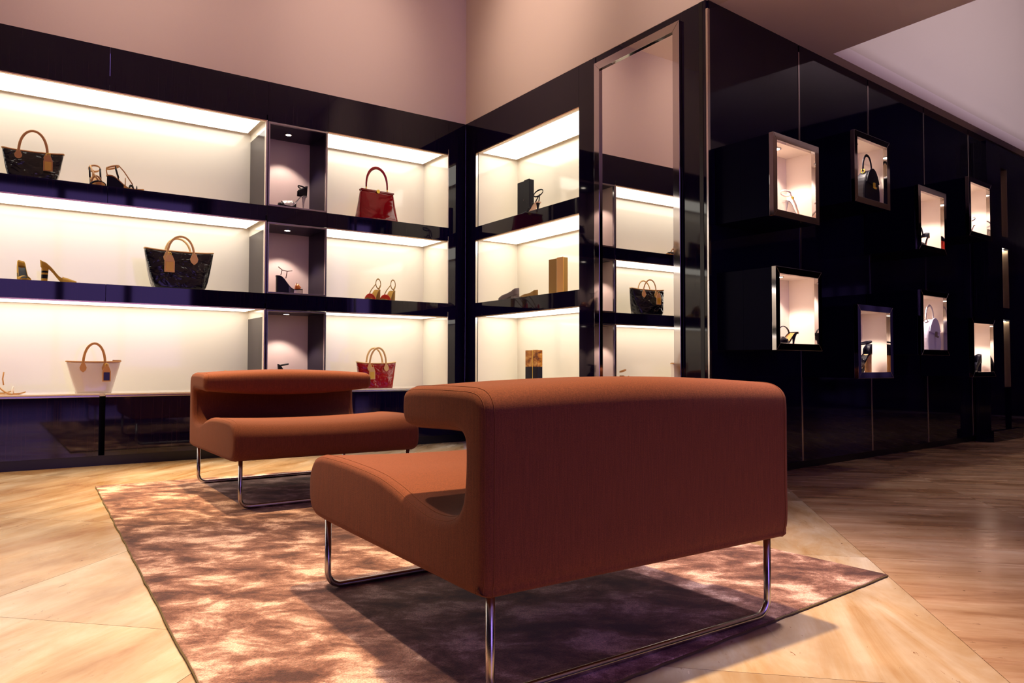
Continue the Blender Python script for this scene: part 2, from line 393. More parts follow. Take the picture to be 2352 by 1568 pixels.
for zb, zt in ROW:
    bb('shelf_board', CREAM, YB0, YB1, .03, ND, zb-.02, zb)
    bb('back_panel', CREAM, YB0, YB1, ND, ND+.02, zb-.02, zt+.12)
    bb('niche_top', CREAM, YB0, YB1, .0301, ND, zt+.04, zt+.055)
    lp = bb('light_box', CREAM2, YB0+.02, YB1-.035, .055, ND-.040, zt+.0065, zt+.035)
    MB().add([(.055, YB0+.02, zt+.006), (.055, YB1-.035, zt+.006), (ND-.040, YB1-.035, zt+.006), (ND-.040, YB0+.02, zt+.006)], [(0,1,2,3)]).build('diffuser', PANEL, lp)
    bb('edge_trim', BRONZE, YB0, YB1, 0, .012, zt-.003, zt+.0055)
    bb('light_surround', CREAM2, YB0, YB1, .03, .055, zt+.0056, zt+.02)
    for a, b in ((YB0-.008, YB0), (YB1, YB1+.008)): bb('side_panel', CREAM, a, b, .0301, ND, zb, zt+.05)
    bb('edge_trim', STRIP, YB1-.004, YB1-.0002, -.001, .02, zb, zt)
bb('carcass', BLACK, YM1, YA, ND+.125, ND+.14, 0, ZT)

WM = struct(MB().box(XB+.034, XB+.06, YC+.03, YM1, .07, ZT).build('wall_mirror_bay', LACQ), 'dark lacquer wall bay holding the tall mirror')
MB().box(XB, XB+.03, YC+.012, YM0-.002, .07, ZT).build('panel', LACQ, WM, bevel=.0008)
MB().box(XB+.004, XB+.033, YM0-.001, YM1+.001, 2.869, ZT).build('panel', LACQ, WM)
MB().box(XB+.03, XB+.06, YC+.03, YM1-.001, 0, .069).build('plinth', BLACK, WM)
mr = thing('wall_mirror', 'tall full-length wall mirror in a polished steel frame beside the corner', 'mirror', (XB, (YM0+YM1)/2, .07), -.007)
hw = (YM1-YM0)/2; mh = 2.869-.07; fwid = .056
for nm, poly in (('frame_side', [(-hw, 0), (-hw+fwid, fwid), (-hw+fwid, mh-fwid), (-hw, mh)]), ('frame_side', [(hw, 0), (hw-fwid, fwid), (hw-fwid, mh-fwid), (hw, mh)]),
                 ('frame_top', [(-hw, mh), (-hw+fwid, mh-fwid), (hw-fwid, mh-fwid), (hw, mh)]), ('frame_bottom', [(-hw, 0), (-hw+fwid, fwid), (hw-fwid, fwid), (hw, 0)])):
    MB().prism(poly, lambda u, v, x: (x, u, v), -.020, .028).build(nm, DSTEEL, mr, bevel=.0015)
box('mirror_pane', MIRROR, mr, -.004, .004, -hw+fwid-.006, hw-fwid+.006, fwid-.006, mh-fwid+.006)

# ------------------------------------------------------------------ display wall (rotated slightly): panels, strips, plinth
WC = struct(MB().box(0, 8.56, -.06, -.032, .0, ZT+.0).xform(MC).build('wall_right', BLACK), 'dark lacquer display wall with slim vertical metal strips')
SS = [.014, 1.024, 2.011, 2.997, 3.952, 4.827, 5.80, 6.77, 7.74]
for i in range(len(SS)-1):
    MB().box(SS[i]+.006, SS[i+1]-.006, -.03, 0, .05, ZT).xform(MC).build('panel', LACQ, WC)
for i, s in enumerate(SS[:-1]):
    a = .008 if i else .011
    MB().box(s-a, s+a, -.03, .003, .052, 2.871).xform(MC).build('metal_strip', STRIP, WC, bevel=.001)
MB().box(.02, 8.3, -.028, -.012, .0, .049).xform(MC).build('baseboard', BLACK, WC)
# shelving bay at the far end of the display wall
E_ = thing('end_shelving_bay', 'dark lacquer bay with slim lit slots at the far right', 'shelving', Cw(3.97, 0, 0), TH)
def eb(name, m, *a, bevel=0): return MB().box(*a).build(name, m, E_, bevel=bevel)
eb('plinth', LACQ, .02, .78, -.155, -.004, 0, .10)
eb('body_panel', LACQ, .04, .389, -.13, -.004, .1005, 2.60)
eb('top_panel', LACQ, .04, 1.05, -.13, -.004, 2.601, 2.80)
eb('end_panel', LACQ, .551, 1.05, -.13, -.004, .1005, 2.60)
for zb, zt in ROW:
    eb('shelf_front', LACQ, .39, .55, -.13, -.01, zt+.01, zt+.12)
    eb('side_panel', BRONZE, .536, .55, -.13, -.01, zb, zt)
    eb('light_panel', PANEL, .395, .53, -.10, -.03, zt-.004, zt+.004)
    eb('back_panel', CREAM2, .39, .535, -.02, -.01, zb, zt-.005)
    eb('shelf_board', LACQ, .39, .535, -.125, -.021, zb-.012, zb)

# ------------------------------------------------------------------ display cubes
CUBES = [(.069, .560, 1.549, 2.027, 'upper steel-framed display cube nearest the mirror, holding a pale sandal'),
         (1.000, 1.487, 1.760, 2.228, 'highest steel-framed display cube, holding a round black handbag'),
         (.083, .576, .787, 1.264, 'lower steel-framed display cube nearest the mirror, holding a black slingback'),
         (1.014, 1.500, .617, 1.096, 'low steel-framed display cube holding a black platform sandal'),
         (1.925, 2.405, 1.542, 2.012, 'third upper steel-framed display cube from the mirror, holding a strappy shoe'),
         (1.941, 2.422, .778, 1.251, 'steel-framed display cube holding a pale lilac handbag'),
         (2.843, 3.320, 1.745, 2.220, 'farthest upper steel-framed display cube, holding a silver-strapped shoe'),
         (2.859, 3.345, .611, 1.084, 'farthest lower steel-framed display cube, holding a dark shoe')]
CD = .397
for k, (s0, s1, z0, z1, lab) in enumerate(CUBES):
    t = thing('display_cube', lab, 'display cube', Cw((s0+s1)/2, 0, z0), 0, 'display cubes on the lacquer wall')
    t.rotation_euler = (0, 0, TH); hw = (s1-s0)/2; h = z1-z0; q = .040
    # local: x along wall, -y out of the wall
    bd = MB(); D0 = -.003
    box('body', CUBEL, t, -hw+.004, hw-.004, -.18, D0, .004, h-.004, .001)
    box('side_panel', CUBEL, t, -hw+.004, -hw+.018, -CD+.028, -.1805, .004, h-.004)
    box('side_panel', CUBEL, t, hw-.018, hw-.004, -CD+.028, -.1805, .004, h-.004)
    box('top_panel', CUBEL, t, -hw+.0185, hw-.0185, -CD+.028, -.1805, h-.018, h-.004)
    box('bottom_panel', CUBEL, t, -hw+.0185, hw-.0185, -CD+.028, -.1805, .004, .018)
    for nm, poly in (('frame_side', [(-hw, 0), (-hw+q, q), (-hw+q, h-q), (-hw, h)]), ('frame_side', [(hw, 0), (hw-q, q), (hw-q, h-q), (hw, h)]),
                     ('frame_top', [(-hw, h), (-hw+q, h-q), (hw-q, h-q), (hw, h)]), ('frame_bottom', [(-hw, 0), (-hw+q, q), (hw-q, q), (hw, 0)])):
        MB().prism(poly, lambda u, v, y: (u, y, v), -CD, -CD+.0275).build(nm, DSTEEL, t, bevel=.0012)
    i = q-.004
    ln = MB()
    box('lining_back', CREAM2, t, -hw+i, hw-i, -.200, -.1806, i, h-i)
    box('lining_side', CREAM2, t, -hw+.019, -hw+i, -CD+.028, -.2005, i, h-i)
    box('lining_side', CREAM2, t, hw-i, hw-.019, -CD+.028, -.2005, i, h-i)
    box('lining_top', CREAM2, t, -hw+.019, hw-.019, -CD+.028, -.2005, h-i, h-.0185)
    box('lining_bottom', CREAM2, t, -hw+.019, hw-.019, -CD+.028, -.2005, .0185, i)
    lx = -.045
    dl = MB().tube([(lx, -.285, h-i-.005), (lx, -.285, h-i-.0002)], .034, 20).build('downlight', BRUSH, t)
    MB().disc((lx, -.285), .026, h-i-.0056).build('bulb', BULB, dl)
    sp = spot('cube_lamp', (0, 0, 0), 9.5, 120, .25, (1, .84, .74), .02); sp.parent = t; sp.location = (lx, -.285, h-i-.03)

# ------------------------------------------------------------------ rug
rg = [(.433, 4.80), (2.28, 4.70), (2.42, 1.318), (.345, 1.155)]
rp = []
for i in range(4):
    a, b = Vector(rg[i]), Vector(rg[(i+1) % 4]); k = 60
    for j in range(k):
        p = a.lerp(b, j/k); nrm = Vector(((b-a).y, -(b-a).x)).normalized()
        if j: p = p+nrm*random.uniform(-.002, .002)
        rp.append((p.x, p.y))
rgo = thing('area_rug', 'silky mauve-brown area rug with a blotched pile under both lounge sofas', 'rug', (1.37, 3.0, 0))
MB().prism([(u-1.37, v-3.0) for u, v in rp], lambda u, v, z: (u, v, z), .0005, .010).build('pile', RUG, rgo, bevel=.003)
MB().tube([(u-1.37, v-3.0, .004) for u, v in rp], .0035, 6, closed=True).build('binding', RUGEDGE, rgo)

# ------------------------------------------------------------------ low lounge sofas
PROF = [(.030,.232,0), (.25,.231,0), (.50,.232,0), (.75,.233,0), (.93,.236,0), (.99,.248,0), (1.016,.28,0), (1.022,.33,-.004), (1.012,.375,-.010),
        (.98,.412,-.014), (.93,.427,-.016), (.86,.431,-.016), (.75,.431,-.016), (.645,.428,-.016), (.56,.424,-.014), (.486,.417,-.012), (.396,.400,-.006), (.33,.382,0),
        (.244,.366,.01), (.174,.368,.01), (.122,.382,.01), (.094,.412,.004), (.084,.460,0), (.082,.52,-.01), (.088,.548,-.02), (.112,.561,-.032),
        (.160,.563,-.036), (.25,.560,-.034), (.33,.557,-.030), (.360,.563,-.026), (.373,.583,-.012), (.374,.612,0), (.367,.634,.010), (.345,.645,.016),
        (.30,.649,.018), (.20,.651,.020), (.10,.651,.020), (.055,.649,.018), (.025,.641,.015), (.006,.622,.010), (0,.59,.004), (0,.50,0), (0,.38,0), (0,.29,0), (.006,.252,0)]
def make_sofa(label, loc, rz, W_=1.02):
    t = thing('lounge_sofa', label, 'sofa', loc, rz, 'low rust lounge sofas on the rug')
    pf = catmull(PROF, 4)
    n = len(pf); hwid = W_/2; r = .024
    def section(x, ins):
        s = x/hwid; c = max(0, 1-s*s)
        pts = [(p[0], p[1]+p[2]*c) for p in pf]
        if ins:
            out = []
            for i in range(n):
                a, b = pts[i-1], pts[(i+1) % n]; dx, dy = b[0]-a[0], b[1]-a[1]; l = math.hypot(dx, dy) or 1
                out.append((pts[i][0]-dy/l*ins, pts[i][1]+dx/l*ins))
            pts = out
        return [(x, y, z) for y, z in pts]
    rows = []
    for k in range(5):
        a = k/5*PI/2; rows.append(section(-hwid+r*(1-math.sin(a)), r*(1-math.cos(a))) if False else section(-hwid+r*(1-math.cos(a))*1.0 if False else -hwid+r*(1-math.cos(a)), r*(1-math.sin(a))))
    NX = 26
    for k in range(NX+1): rows.append(section(-hwid+r+(W_-2*r)*k/NX, 0))
    for k in range(4, -1, -1):
        a = k/5*PI/2; rows.append(section(hwid-r*(1-math.cos(a)), r*(1-math.sin(a))))
    mb = MB().grid(rows, closed=True)
    m = len(rows)
    from mathutils.geometry import delaunay_2d_cdt
    for base in (0, (m-1)*n):
        p2 = [Vector((mb.v[base+i][1], mb.v[base+i][2])) for i in range(n)]
        vo, eo, fo, ov, oe, of = delaunay_2d_cdt(p2, [], [list(range(n))], 1, 1e-6)
        mb.f += [tuple(base+ov[i][0] for i in t_) for t_ in fo if all(ov[i] for i in t_)]
    b = mb.build('upholstered_body', WOOL, t, smooth=True)
    for s in (-1, 1):
        for off, ex in ((.008, .0115), (.026, -.0012)):
            x = s*(hwid-off)
            MB().tube(section(x, ex*.6 if ex > 0 else -.0004), .0011, 6, closed=True).build('seam', SEAM, b, smooth=True)
    # sled legs: one bent steel rod under the back, one under the seat front
    for y in (.045, .965):
        hx = hwid-.046; R = .045; rr_ = .0098; zb = .010+rr_
        path = [(-hx, y, .25)]
        for k in range(9):
            a = PI+k/8*PI/2; path.append((-hx+R+R*math.cos(a), y, zb+R+R*math.sin(a)))
        for k in range(9):
            a = -PI/2+k/8*PI/2; path.append((hx-R+R*math.cos(a), y, zb+R+R*math.sin(a)))
        path.append((hx, y, .25))
        MB().tube(path, rr_, 14, upv=(0, 1, 0)).build('sled_leg', BRUSH, t, smooth=True)
    return t
near = make_sofa('rust wool lounge sofa seen from behind, its tall back towards the viewer', (1.2805, 1.235, 0), 0, .997)
MB().box(.4972, .5022, .018, .05, .285, .365).build('fabric_tag', TAGM, near)
far = make_sofa('rust wool lounge sofa facing the viewer in front of the shelving', (1.372, 4.60, 0), PI, .975)

# ------------------------------------------------------------------ goods: totes
def arch(w_, h_, n_=22, flat=1.0):
    return [(-w_/2*math.cos(PI*i/n_), 0, h_*max(0, math.sin(PI*i/n_))**flat) for i in range(n_+1)]
def tote(label, loc, rz, wt, wb, h, d, hh, hx, body, lea, plate, zip_tab=False, group='leather-trimmed handbags', handles=2, tagside=-1, tagdrop=.07, wing=.012, cv=.62):
    t = thing('handbag', label, 'handbag', loc, rz, group)
    rows = []
    K = 12
    for i in range(K+1):
        u = i/K; wx = (wb+(wt-wb)*(u**cv))/2; dy = d/2*(1-.72*u**1.3)+.004
        z = h*u
        ring = []
        for k in range(48):
            a = 2*PI*k/48; ca, sa = math.cos(a), math.sin(a); e = .35
            x = wx*math.copysign(abs(ca)**e, ca); y = dy*math.copysign(abs(sa)**e, sa)
            zz = z+wing*u*(abs(x)/wx)**3*(1 if u > .5 else 0)
            fold = .006*math.sin(7*x/wx+3*u)*math.sin(PI*u)
            ring.append((x, y+fold*(1 if sa < 0 else -.5), zz))
        rows.append(ring)
    mb = MB().grid(rows, closed=True); mb.f.append(tuple(range(48))[::-1])
    b = mb.build('bag_body', body, t, smooth=True, solid=.003)
    MB().tube(rows[-1], .0055, 8, closed=True).build('rim', lea, t, smooth=True)
    # side gussets' leather edge
    yh = d/2*(1-.72*.8)+.006
    for s in ((-1, 1) if handles == 2 else (-1,)):
        pts = [(x, 0, z) for x, y, z in arch(hx, hh-h*.93, 22, .85)]
        y0 = s*yh
        lean = s*.012
        path = [(x, y0+lean*(z/(hh-h)), z+h*.86) for x, y, z in pts]
        path = [(-hx/2, y0, h*.72)]+path+[(hx/2, y0, h*.72)]
        MB().tube(path, .0035, 8, rx=.0085, upv=(0, 1, 0)).build('handle', lea, t, smooth=True)
        for q in (-1, 1):
            x = q*hx/2; w2 = .019*wt/.4+.006
            dia = [(x-w2*.45, h*.96), (x+w2*.45, h*.96), (x+w2, h*.82), (x+w2*.8, h*.74), (x, h*.66), (x-w2*.8, h*.74), (x-w2, h*.82)]
            MB().prism(dia, lambda u, v, y: (u, y, v), s*(yh+.008), s*(yh+.0145)).build('handle_tab', lea, t, bevel=.001)
    # hanging tag
    x = tagside*hx/2+.006; tw = .024*wt/.4+.006; yt = -(d/2+.010)
    tg = MB().prism([(x-tw*.5, h*.86), (x+tw*.5, h*.86), (x+tw, h*.86-tagdrop*.45), (x+tw, h*.86-tagdrop*1.25), (x-tw, h*.86-tagdrop*1.25), (x-tw, h*.86-tagdrop*.45)], lambda u, v, y: (u, y, v), yt-.004, yt).build('hang_tag', lea, t, bevel=.001)
    MB().prism([(x-tw*.72, h*.86-tagdrop*1.17), (x+tw*.72, h*.86-tagdrop*1.17), (x+tw*.72, h*.86-tagdrop*.5), (x-tw*.72, h*.86-tagdrop*.5)], lambda u, v, y: (u, y, v), yt-.0065, yt-.0041).build('tag_plate', plate, tg, bevel=.001)
    MB().tube([(x+.011*math.cos(2*PI*k/16), yt-.001, h*.89+.011*math.sin(2*PI*k/16)) for k in range(16)], .0022, 6, closed=True).build('tag_ring', GOLD, tg, smooth=True)
    if zip_tab:
        MB().box(wt/2-.05, wt/2+.004, -.003, .003, h+.004, h+.014).xform(Matrix.Translation((0, 0, 0))).build('zip_pull', lea, t)
        MB().box(-wt/2+.01, wt/2-.01, -.010, .010, h-.002, h+.004).build('zip', lea, t)
    return t
R1, R2, R3 = ROW[0][0], ROW[1][0], ROW[2][0]
YI = YA+.145
tote('black patent tote with one tall tan handle on the top left shelf', (.125, YI, R1), math.radians(-4), .352, .255, .195, .15, .345, .165, BPAT, DTAN, GOLD, True, tagside=1, tagdrop=.085, handles=1)
tote('large black patent tote with tan handles on the middle shelf', (1.055, YI, R2), math.radians(2), .480, .330, .285, .17, .415, .185, BPAT, TAN, GOLD, tagdrop=.10)
tote('pale pearl vinyl tote with caramel trim on the bottom shelf', (.508, YI, R3), 0, .335, .215, .218, .14, .362, .135, PEARL, DTAN, INK, True, tagside=1, tagdrop=.085, handles=1, wing=.004, cv=.95)
tote('red patent tote with pale tan handles on the bottom right shelf', (2.652, YI, R3), math.radians(-3), .352, .262, .213, .15, .362, .150, RPAT, TAN, GOLD, tagdrop=.085, cv=.9)

# red frame handbag
t = thing('handbag', 'tall red polished frame handbag with a round gold clasp on the top right shelf', 'handbag', (2.645, YI, R1), math.radians(4), 'leather-trimmed handbags')
rows = []
for i in range(13):
    u = i/12; wx = (.375+(.315-.375)*u)/2; dy = .075*(1-.82*u**1.1)+.006
    ring = []
    for k in range(48):
        a = 2*PI*k/48; ca, sa = math.cos(a), math.sin(a)
        x = wx*math.copysign(abs(ca)**.3, ca); y = dy*math.copysign(abs(sa)**.3, sa)
        y -= .008*math.sin(PI*u)*math.cos(2.4*x/wx)*(1 if sa < 0 else -1)
        ring.append((x, y, .265*u))
    rows.append(ring)
mb = MB().grid(rows, closed=True); mb.f.append(tuple(range(48))[::-1]); mb.f.append(tuple(range(12*48, 13*48)))
mb.build('bag_body', RSMOOTH, t, smooth=True)
box('frame_bar', RSMOOTH, t, -.160, .160, -.024, .024, .262, .278, .004)
MB().tube([(0, -.030, .268), (0, -.022, .268)], .016, 20, upv=(0, 0, 1)).build('clasp', GOLD, t)
hd = [(x, 0, z+.30) for x, y, z in arch(.205, .18, 26, .8)]
MB().tube(hd, .0045, 8, rx=[.008+.006*math.sin(PI*i/26) for i in range(27)], upv=(0, 1, 0)).build('handle', RSMOOTH, t, smooth=True)
for s in (-1, 1):
    MB().tube([(s*.1025+.012*math.cos(2*PI*k/16)*0, .010*math.cos(2*PI*k/16), .288+.012*math.sin(2*PI*k/16)) for k in range(16)], .003, 6, closed=True).build('handle_ring', GOLD, t, smooth=True)

# ------------------------------------------------------------------ goods: shoes (local: heel at x=0, toe at +x)
def shoe(label, loc, rz, H=.10, P=.006, L_=.215, heel='block', sole=BLEATH, heelm=None, insole=NUDE, straps=(), upper=None, upm=None, ankle=None, anklem=None,
         group='shoes on display', wid=.072, name='shoe', thick=.006, stripes=None, scale=1, peep=False, platm=None, counter=None):
    t = thing(name, label, 'shoe', loc, rz, group); t.scale = (scale,)*3
    heelm = heelm or sole
    def zc(u):
        if u < .12: return P+H
        if u < .66:
            q = (u-.12)/.54; return P+H*(1-(3*q*q-2*q**3))
        return P+.010*max(0, (u-.78)/.22)**2
    def hwd(u):
        return wid/2*(.62+.10*math.sin(PI*min(u, .5)*1.0)+.38*math.exp(-((u-.72)/.2)**2))*(1 if u < .86 else math.sqrt(max(.02, 1-((u-.86)/.145)**2)))*(1 if u > .05 else .55+9*u)
    U = [i/24 for i in range(25)]
    rows = []
    for u in U:
        z = zc(u); b = hwd(u); x = u*L_
        rows.append([(x, -b, z), (x, -b*.5, z-.001), (x, b*.5, z-.001), (x, b, z), (x, b, z-thick), (x, -b, z-thick)])
    mb = MB().grid(rows, closed=True); mb.f.append(tuple(range(6))); mb.f.append(tuple(range(24*6, 25*6))[::-1])
    so = mb.build('sole', sole, t, smooth=False)
    r2 = [[(u*L_, -hwd(u)*.9, zc(u)+.0012), (u*L_, 0, zc(u)+.0002), (u*L_, hwd(u)*.9, zc(u)+.0012)] for u in U]
    MB().grid(r2).build('insole', insole, t, smooth=True)
    if P > .012:    # platform under the forefoot
        rows = []
        for i in range(13):
            u = .46+.54*i/12; b = hwd(u)*.98; x = u*L_; z1 = min(zc(u)-thick, P-thick+.02); z1 = zc(u)-thick
            z0 = .0 if u > .52 else (.52-u)*.25
            z0 = min(z0, z1-.001); rows.append([(x, -b, z1), (x, b, z1), (x, b, z0), (x, -b, z0)])
        mb = MB().grid(rows, closed=True); mb.f.append((0,1,2,3)); mb.f.append(tuple(range(48, 52))[::-1])
        mb.build('platform', platm or sole, t)
    if heel == 'block' or heel == 'stiletto':
        w0, w1 = (.026, .022) if heel == 'block' else (.020, .0055)
        z1 = P+H-thick*.4
        K = 8; rows = []
        for i in range(K+1):
            q = i/K; a = w0*(1-q)+w1*q if heel == 'block' else w1+(w0-w1)*(1-q)**2.2
            z = z1*(1-q); x = .024-.004*q+(.010*q if heel == 'stiletto' else 0)
            rows.append([(x+a*math.cos(2*PI*k/12)*.85, a*math.sin(2*PI*k/12), z) for k in range(12)])
        if stripes:
            for i in range(K):
                mb = MB().grid(rows[i:i+2], closed=True)
                if i == K-1: mb.f.append(tuple(range(12, 24)))
                mb.build('heel_layer', stripes[i % len(stripes)] if i > 1 else heelm, t, smooth=False)
        else:
            mb = MB().grid(rows, closed=True); mb.f.append(tuple(range(12))); mb.f.append(tuple(range(K*12, K*12+12))[::-1])
            mb.build('heel', heelm, t, smooth=True)
    elif heel == 'wedge':
        rows = []
        for i in range(17):
            u = .02+.62*i/16; b = hwd(u)*.96; x = u*L_
            z1 = zc(u)-thick*.9; z0 = 0 if u < .56 or P > .012 else 0
            z1 = max(z1, z0+.001); rows.append([(x, -b, z1), (x, b, z1), (x-.0*b, b*.92, z0), (x, -b*.92, z0)])
        mb = MB().grid(rows, closed=True); mb.f.append((0,1,2,3)); mb.f.append(tuple(range(64, 68))[::-1])
        mb.build('wedge_heel', heelm, t)
    elif heel == 'flat':
        box('heel', heelm, t, .004, .045, -.024, .024, 0, P+H-thick)
    for (u0, u1, ht, sw, m) in straps:           # straps arching over the foot from u0 (left) to u1 (right)
        path = []
        for i in range(15):
            a = PI*i/14; u = u0+(u1-u0)*(1-math.cos(a))/2; b = max(hwd(u0), hwd(u1))
            path.append((u*L_, -b*math.cos(a), zc(u)-.003+ht*math.sin(a)))
        MB().tube(path, .0028, 8, rx=max(sw, .006), upv=None).build('strap', m, t, smooth=True)
    if upper:   # closed shoe upper: walls round the heel and a vamp
        um = upm or sole; uv = upper.get('vamp', .60); hc = upper.get('counter', .05); vh = upper.get('vh', .045); hm = upper.get('mid', .022)
        rows = []
        loop = [(u, -1) for u in [uv*(1-i/14) for i in range(15)]]+[(u, 1) for u in [uv*i/14 for i in range(1, 15)]]
        for u, s in loop:
            b = hwd(u)+.001; x = u*L_; hgt = hm+(hc-hm)*max(0, 1-u/.22)**1.2+(vh*.75-hm)*max(0, (u-uv+.14)/.14)**2
            lean = .004*max(0, 1-u/.2)
            rows.append([(x-.002-lean*q if u < .1 else x, s*b*(1-.12*q), zc(u)-.004+hgt*q) for q in (0, .35, .7, 1)])
        MB().grid(rows).build('upper', um, t, smooth=True, solid=.002)
        rows = []; ue = upper.get('end', 1.0)
        for i in range(13):
            u = uv+(ue-uv)*i/12; b = hwd(u)+.0012; x = u*L_; hh_ = vh*(1-((i/12)**1.8)*(.88 if ue > .97 else .35))
            rows.append([(x, -b*math.cos(PI*k/10), zc(u)-.003+hh_*max(0, math.sin(PI*k/10))**.8) for k in range(11)])
        MB().grid(rows).build('vamp', um, t, smooth=True, solid=.002)
    if counter:
        m, hc, uu = counter; rows = []
        for i in range(17):
            a = -1+2*i/16; u = uu*abs(a); s = math.copysign(1, a) if a else 1; b = hwd(u)
            y = s*b if abs(a) > .12 else a/.12*hwd(uu*.12)
            rows.append([(u*L_-.002-.006*q*(1-abs(a)), y*(1-.1*q), P+H*(1 if u < .12 else 1)-.002+hc*q*(1-.5*abs(a)**2)) for q in (0, .5, 1)])
        MB().grid(rows).build('heel_counter', m, t, smooth=True, solid=.002)
    if ankle:
        for (zh, rx_, ry_, cx, sw, tilt) in ankle:
            path = []
            for k in range(24):
                a = 2*PI*k/24; x = cx+rx_*math.cos(a); path.append((x, ry_*math.sin(a), P+H+zh+tilt*math.cos(a)))
            MB().tube(path, max(sw, .006), 8, closed=True, rx=.0028, upv=(0, 0, 1)).build('ankle_strap', anklem or sole, t, smooth=True)
    return t
def link_strap(t, pts, m, sw=.004):
    MB().tube(pts, .0036, 8, rx=max(sw, .0055)).build('strap', m, t, smooth=True)

# top shelf: pair of strappy wedge sandals (one towards us, one in profile)
SG = 'strappy black and caramel wedge sandals'
stp = [(.60, .72, .028, .004, BLEATH), (.72, .60, .028, .004, BLEATH), (.80, .82, .024, .004, BLEATH), (.50, .50, .055, .004, DTAN)]
def wedge_sandal(label, loc, rz):
    t = shoe(label, loc, rz, H=.075, P=.014, heel='wedge', sole=CORK, heelm=BLEATH, insole=CORK, straps=stp, ankle=[(.055, .036, .032, .035, .005, .012)], anklem=DTAN, group=SG, platm=CORK, scale=1.12)
    link_strap(t, [(.006, 0, .09), (.0, 0, .12), (.002, 0, .142)], DTAN)
    link_strap(t, [(.07, -.030, .152), (.10, -.026, .118), (.125, -.014, .082), (.150, 0, .046)], DTAN, .005)
    link_strap(t, [(.05, .030, .145), (.06, .030, .11), (.07, .030, .075)], BLEATH)
    link_strap(t, [(.05, -.030, .145), (.06, -.030, .11), (.07, -.030, .075)], BLEATH)
    return t
wedge_sandal('strappy wedge sandal with its toe towards the viewer on the top shelf', (.490, YI+.115, R1), math.radians(-84))
wedge_sandal('strappy wedge sandal in profile on the top shelf', (.560, YI-.03, R1), math.radians(-6))

# middle shelf: mustard pumps with striped heels
UP = dict(vamp=.60, counter=.050, vh=.040, mid=.024)
def pump(label, loc, rz, m, heelm, stripes, up=UP, H=.104, insole=BLEATH, scale=.97, group='mustard block-heel pumps'):
    return shoe(label, loc, rz, H=H, heel='block', sole=m, heelm=heelm, insole=insole, upper=up, upm=m, stripes=stripes, scale=scale, group=group)
STR = [BLEATH, BLEATH, MUST, BLEATH, BLEATH, MUST]
pump('mustard pump seen from the front on the middle shelf', (.068, YI+.10, R2), math.radians(-82), MUST, MUST, STR, dict(vamp=.62, counter=.055, vh=.034, mid=.022, end=.93))
pump('mustard pump in profile with a black-striped heel on the middle shelf', (.183, YI-.02, R2), math.radians(-3), MUST, MUST, [MUST, BLEATH, BLEATH, MUST, BLEATH, BLEATH, MUST])

# bottom shelf: white sandal at the left
t = shoe('white open-toe heeled sandal with a tan ankle bow at the left of the bottom shelf', (-.135, YI-.02, R3), math.radians(-4), H=.085, heel='stiletto', sole=DTAN, insole=DTAN,
         straps=[(.70, .72, .030, .016, WHITEL)], ankle=[(.075, .036, .032, .046, .008, -.012)], anklem=DTAN, group='heeled sandals on the bottom shelf', scale=1.15)
link_strap(t, [(.11, -.030, .130), (.105, -.030, .09), (.11, -.030, .055)], DTAN, .006)
link_strap(t, [(.004, 0, .088), (-.002, 0, .12), (.006, 0, .165)], DTAN, .010)
shoe('second white heeled sandal at the left edge of the bottom shelf', (-.215, YI+.13, R3), math.radians(4), H=.085, heel='stiletto', sole=DTAN, insole=DTAN,
     straps=[(.70, .72, .030, .016, WHITEL)], ankle=[(.075, .036, .032, .046, .008, -.012)], anklem=DTAN, group='heeled sandals on the bottom shelf', scale=1.15)
t = shoe('strappy sandal at the right end of the bottom shelf, behind the far sofa', (1.46, YI, R3), math.radians(-170), H=.075, P=.014, heel='wedge', sole=CORK, heelm=BLEATH, insole=CORK, straps=stp,
         ankle=[(.05, .036, .032, .035, .005, .012)], anklem=DTAN, group='heeled sandals on the bottom shelf')

# shoe boxes in the column
ZB = .013
t = shoe('black ankle-strap platform heel with silver glitter toe in the top framed box', (2.015, YA+.13, R1+ZB+.001), math.radians(184), H=.100, P=.028, heel='stiletto', sole=BLEATH, heelm=SILVER, insole=BLEATH,
         upper=dict(vamp=.58, counter=.01, vh=.050, mid=.004, end=.97), upm=SILVER, counter=(BLEATH, .085, .34), ankle=[(.068, .034, .030, .040, .006, .010)], group='shoes in framed boxes', platm=BLEATH)
MB().tube([(.200, 0, .030), (.232, 0, .026)], [.025, .020], 14, rx=[.034, .028]).build('toe_cap', BLEATH, t, smooth=True)
t = shoe('wedge sandal with clear acrylic platform and orange toe in the middle framed box', (1.770, YA+.13, R2+ZB+.001), math.radians(-4), H=.105, P=.040, heel='wedge', sole=BLEATH, heelm=BLEATH, insole=NUDE,
         straps=[(.66, .82, .040, .020, NUDE)], group='shoes in framed boxes', platm=CLEAR)
link_strap(t, [(.035, -.020, .150), (.045, -.022, .190)], GREYL, .003); link_strap(t, [(.075, -.022, .125), (.085, -.024, .182)], GREYL, .003)
link_strap(t, [(.015, -.020, .215), (.045, -.024, .190), (.085, -.026, .182), (.125, -.022, .190)], GREYL, .005)
MB().tube([(.155, 0, .052), (.175, 0, .066), (.195, 0, .052)], [.012, .024, .012], 12, rx=[.02, .03, .02]).build('toe_band', mat('orange_leather', (.75, .26, .05), .4), t, smooth=True)
t = shoe('black ankle-strap sandal in the bottom framed box, half hidden by the far sofa', (1.80, YA+.13, R3+ZB+.001), math.radians(-4), H=.100, P=.014, heel='block', sole=BLEATH, insole=BLEATH, straps=[(.66, .74, .035, .016, BLEATH)],
         counter=(BLEATH, .08, .16), ankle=[(.072, .034, .030, .045, .006, .006)], group='shoes in framed boxes')

